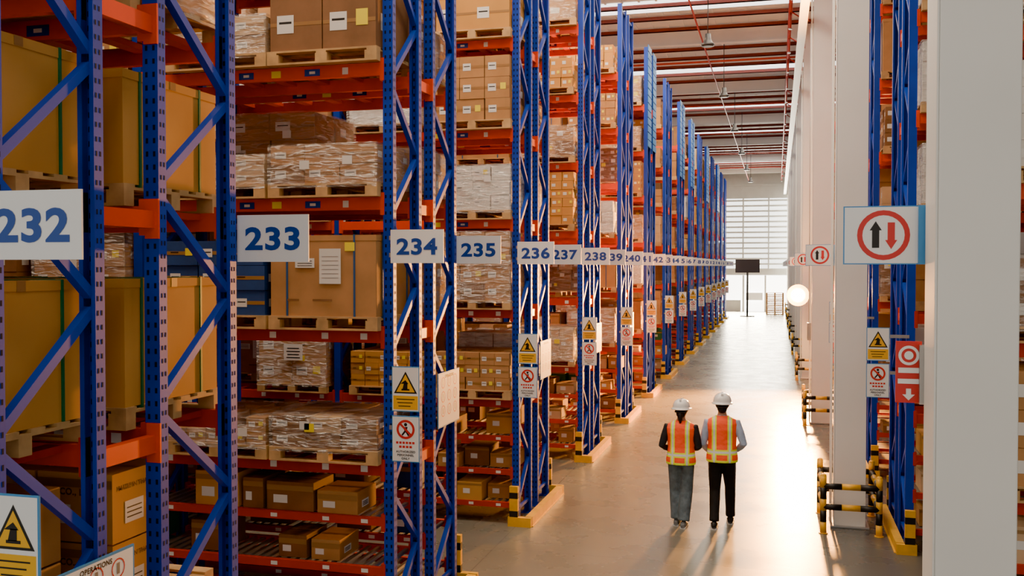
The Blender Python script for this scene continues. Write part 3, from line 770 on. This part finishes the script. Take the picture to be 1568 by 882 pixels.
def person(name, loc, scale, legs, arms, top_m, leg_m, shoe_m, wide, rotz, headturn, longhair):
    root = bpy.data.objects.new(name, None); scene.collection.objects.link(root)
    b = MB()
    b.loft([(0,0,.84,.15,.115), (0,-.01,.90,.172,.128), (0,-.01,.98,.165,.125), (0,0,1.08,.15,.11), (0,0,1.18,.155,.11), (0,0,1.28,.175,.118),
            (0,-.005,1.37,.178,.108), (0,-.01,1.42,.14,.085), (0,-.005,1.46,.075,.065), (0,.0,1.49,.056,.058), (0,.01,1.56,.052,.056)], 'skin', 28)
    b.ell((0,.018,1.615), (.077,.094,.118), 'skin', 24, 16); b.ell((0,.045,1.555), (.052,.06,.045), 'skin', 16, 10)
    b.tube([(0,.10,1.64),(0,.125,1.605),(0,.112,1.595)], [.011,.015,.012], 'skin', 8)
    for sx in (-1, 1): b.ell((sx*.08, .005, 1.61), (.012,.02,.032), 'skin', 10, 8)
    for (hip, knee, ank) in legs:
        h, k, a = Vector(hip), Vector(knee), Vector(ank)
        b.tube([h+Vector((0,0,.06)), h, h.lerp(k,.5), k, k.lerp(a,.35), k.lerp(a,.75), a],
               [.09, .098, .086+wide*.3, .066+wide, .063+wide*1.1, .056+wide*1.2, .058+wide*1.2], 'jeans', 16)
    for (sh, el, wr) in arms:
        s_, e_, w_ = Vector(sh), Vector(el), Vector(wr)
        inn = Vector((s_.x*.6, s_.y, s_.z+.01))
        b.tube([inn, s_, s_.lerp(e_,.5), e_, e_.lerp(w_,.4), w_], [.06, .066, .058, .050, .047, .034], 'jeans', 14)
    wz = .93
    def cl(c):
        if c.z > 1.475 and abs(c.x) < .12: return 'skin'
        if c.z < wz and abs(c.x) < .17 and c.y < .28: return leg_m
        return top_m
    remeshed(b, 'body', .011, 5, cl, root)
    v = MB()
    v.loft([(0,-.008,.87,.205,.155), (0,-.01,.93,.205,.155), (0,-.005,1.0,.194,.148), (0,0,1.1,.182,.136), (0,0,1.2,.190,.136), (0,0,1.3,.208,.142), (0,-.005,1.37,.212,.130),
            (0,-.01,1.42,.180,.105), (0,-.005,1.452,.115,.085), (0,-.002,1.472,.082,.074)], 'vest', 32)
    remeshed(v, 'vest', .010, 3, lambda c: 'vest', root)
    h = MB(); cz = 1.638; seg = 28
    prof = [(1.0, 0), (.985, .03), (.93, .062), (.8, .092), (.6, .112), (.35, .124), (.12, .128)]
    rings = [(0, .008, cz-.012, .136, .158), (0, .008, cz-.004, .138, .160), (0, .008, cz, .124, .144)] + [(0, .008, cz+z, .118*r, .138*r) for r, z in prof]
    h.loft(rings, 'helmet_white', seg)
    h.box(-.014, .014, -.10, .115, cz+.085, cz+.128, 'helmet_white')
    h.tube([(0, .10, cz-.004), (0, .16, cz-.012), (0, .195, cz-.022)], [(.10, .007), (.088, .006), (.05, .004)], 'helmet_white', 16, ref=(1, 0, 0))
    h.tube([(-.075, -.085, cz-.04), (0, -.115, cz-.045), (.075, -.085, cz-.04)], .011, 'lamp_dark', 8, ref=(0, 0, 1))
    h.obj('safety_helmet', root)
    r = MB()
    r.ell((0, -.008, 1.625), (.085, .094, .10), 'hair', 20, 12); r.ell((0, -.055, 1.565), (.062, .045, .06), 'hair', 16, 10)
    if longhair:
        r.tube([(0, -.08, 1.60), (0, -.11, 1.56), (0, -.10, 1.49), (0, -.095, 1.44)], [.03, .035, .028, .012], 'hair', 12)
    r.obj('hair', root)
    f = MB()
    for sx in (-1, 1):
        f.ell((sx*.031, .100, 1.628), (.013, .009, .008), 'eye_white', 10, 8); f.ell((sx*.031, .107, 1.628), (.006, .004, .006), 'black', 8, 6)
        f.box(sx*.031-.016, sx*.031+.016, .098, .108, 1.644, 1.650, 'hair')
    f.tube([(-.024, .098, 1.565), (0, .108, 1.567), (.024, .098, 1.565)], .006, 'lip', 8)
    f.obj('face', root)
    hm = MB()
    for i, (sh, el, wr) in enumerate(arms):
        d = Vector(wr)-Vector(el); side = (1 if wr[0] < 0 else -1, 0, .3)
        hand(hm, Vector(wr), d, (-side[0], 0, side[2]))
    hm.obj('hands', root)
    for (hip, knee, ank) in legs:
        s = MB(); ax, ay, az = ank; lift = az-.095
        prof = [(-.075, .030, .05), (-.06, .038, .085), (-.01, .040, .10), (.05, .042, .085), (.10, .048, .062), (.15, .045, .05), (.185, .03, .038), (.195, .012, .025)]
        base = len(s.v); seg = 14; k1 = s.mi(shoe_m); k2 = s.mi('sole_white')
        for (yy, w, hh) in prof:
            for q in range(seg):
                an = 2*math.pi*q/seg; z = math.sin(an)
                s.v.append((ax+w*math.cos(an), ay+yy, lift+.006+ (hh*.5+hh*.5*z)))
        for a in range(len(prof)-1):
            for q in range(seg):
                q2 = (q+1) % seg; s.f.append((base+a*seg+q, base+a*seg+q2, base+(a+1)*seg+q2, base+(a+1)*seg+q)); s.m.append(k1); s.sm.append(True)
        s.f.append(tuple(base+q for q in range(seg))); s.m.append(k1); s.sm.append(False)
        out = []
        for (yy, w, hh) in prof: out.append((ax-w-.004, ay+yy))
        for (yy, w, hh) in reversed(prof): out.append((ax+w+.004, ay+yy))
        lo = [(x, y, lift) for x, y in out]; hi = [(x, y, lift+.026) for x, y in out]
        s.face(lo, 'sole_white'); s.face(hi[::-1], 'sole_white')
        for i in range(len(out)):
            j = (i+1) % len(out); s.face([lo[i], lo[j], hi[j], hi[i]], 'sole_white')
        s.obj('shoe', root)
    root.location = loc; root.scale = (scale,)*3; root.rotation_euler = (0, 0, rotz)
    return root

person('woman_in_safety_vest', (-1.27, 13.62, 0), 1.0,
       [((-.085,0,.86), (-.08,.05,.49), (-.06,.02,.095)), ((.085,0,.86), (.075,.0,.48), (.05,-.10,.095))],
       [((-.185,-.01,1.375), (-.255,-.07,1.12), (-.17,.14,1.03)), ((.185,-.01,1.375), (.245,-.05,1.12), (.17,.15,1.06))],
       'shirt_black', 'jeans', 'shoe_grey', .022, -.05, 0, True)
person('man_in_safety_vest', (-.72, 13.72, 0), 1.05,
       [((-.085,0,.86), (-.090,.02,.48), (-.095,-.12,.095)), ((.085,0,.86), (.105,.18,.50), (.11,.20,.095))],
       [((-.185,-.01,1.375), (-.245,-.05,1.10), (-.19,.14,.98)), ((.185,-.01,1.375), (.275,-.09,1.12), (.19,.11,1.0))],
       'shirt_blue', 'trousers_black', 'shoe_black', .006, .04, 0, False)

# ------------------------------------------------------------------ lights
def area(name, loc, rot, sx, sy, power, col=(1, 1, 1)):
    l = bpy.data.lights.new(name, 'AREA'); l.shape = 'RECTANGLE'; l.size = sx; l.size_y = sy; l.energy = power; l.color = col
    o = bpy.data.objects.new(name, l); o.location = loc; o.rotation_euler = rot; scene.collection.objects.link(o); return o
area('main_aisle_fill', (-1.3, 38, ZC-1.2), (0, 0, 0), 1.2, 72, 2700, (1, .85, .64))  # added overhead fill for the closed interior, no strip fixture hangs here
for k in range(0, 9):
    y = 6.9+4.59*k
    area('cross_aisle_fill', (-6.5, y, ZC-1.2), (0, 0, 0), 7.5, 1.2, 560, (1, .82, .60))  # added unseen fill that brightens load fronts deep between the racks
area('dock_door_daylight', (-1.6, YB-.3, 1.6), (math.radians(-90), 0, 0), 5.6, 2.7, 3000, (1, .86, .62))
area('window_daylight', (-1.6, YB-.4, 6.2), (math.radians(-82), 0, 0), 5.6, 5.4, 2800, (1, .90, .72))
p = bpy.data.lights.new('floodlight_beam', 'SPOT'); p.energy = 62000; p.color = (1, .38, .06); p.shadow_soft_size = .28; p.spot_size = math.radians(120); p.spot_blend = .8
o = bpy.data.objects.new('floodlight_beam', p); o.location = (lx-.05, ly-.15, lz); scene.collection.objects.link(o)
o.rotation_euler = (Vector((-.3, 13, 0))-Vector((lx, ly, lz))).to_track_quat('-Z', 'Y').to_euler()
p = bpy.data.lights.new('floodlight_spill', 'POINT'); p.energy = 380; p.color = (1, .48, .12); p.shadow_soft_size = .2
o = bpy.data.objects.new('floodlight_spill', p); o.location = (lx-.25, ly-.5, lz); scene.collection.objects.link(o)

w = bpy.data.worlds.new('world'); scene.world = w; w.use_nodes = True
w.node_tree.nodes['Background'].inputs[0].default_value = (1, .94, .84, 1); w.node_tree.nodes['Background'].inputs[1].default_value = 1.25

c = bpy.data.cameras.new('camera'); co = bpy.data.objects.new('camera', c); scene.collection.objects.link(co)
c.sensor_width = 36; c.lens = 36*1494/1568; c.clip_end = 300
co.location = (0, 0, 3.6); co.rotation_euler = (math.radians(90-1.27), 0, math.radians(15.2))
scene.camera = co
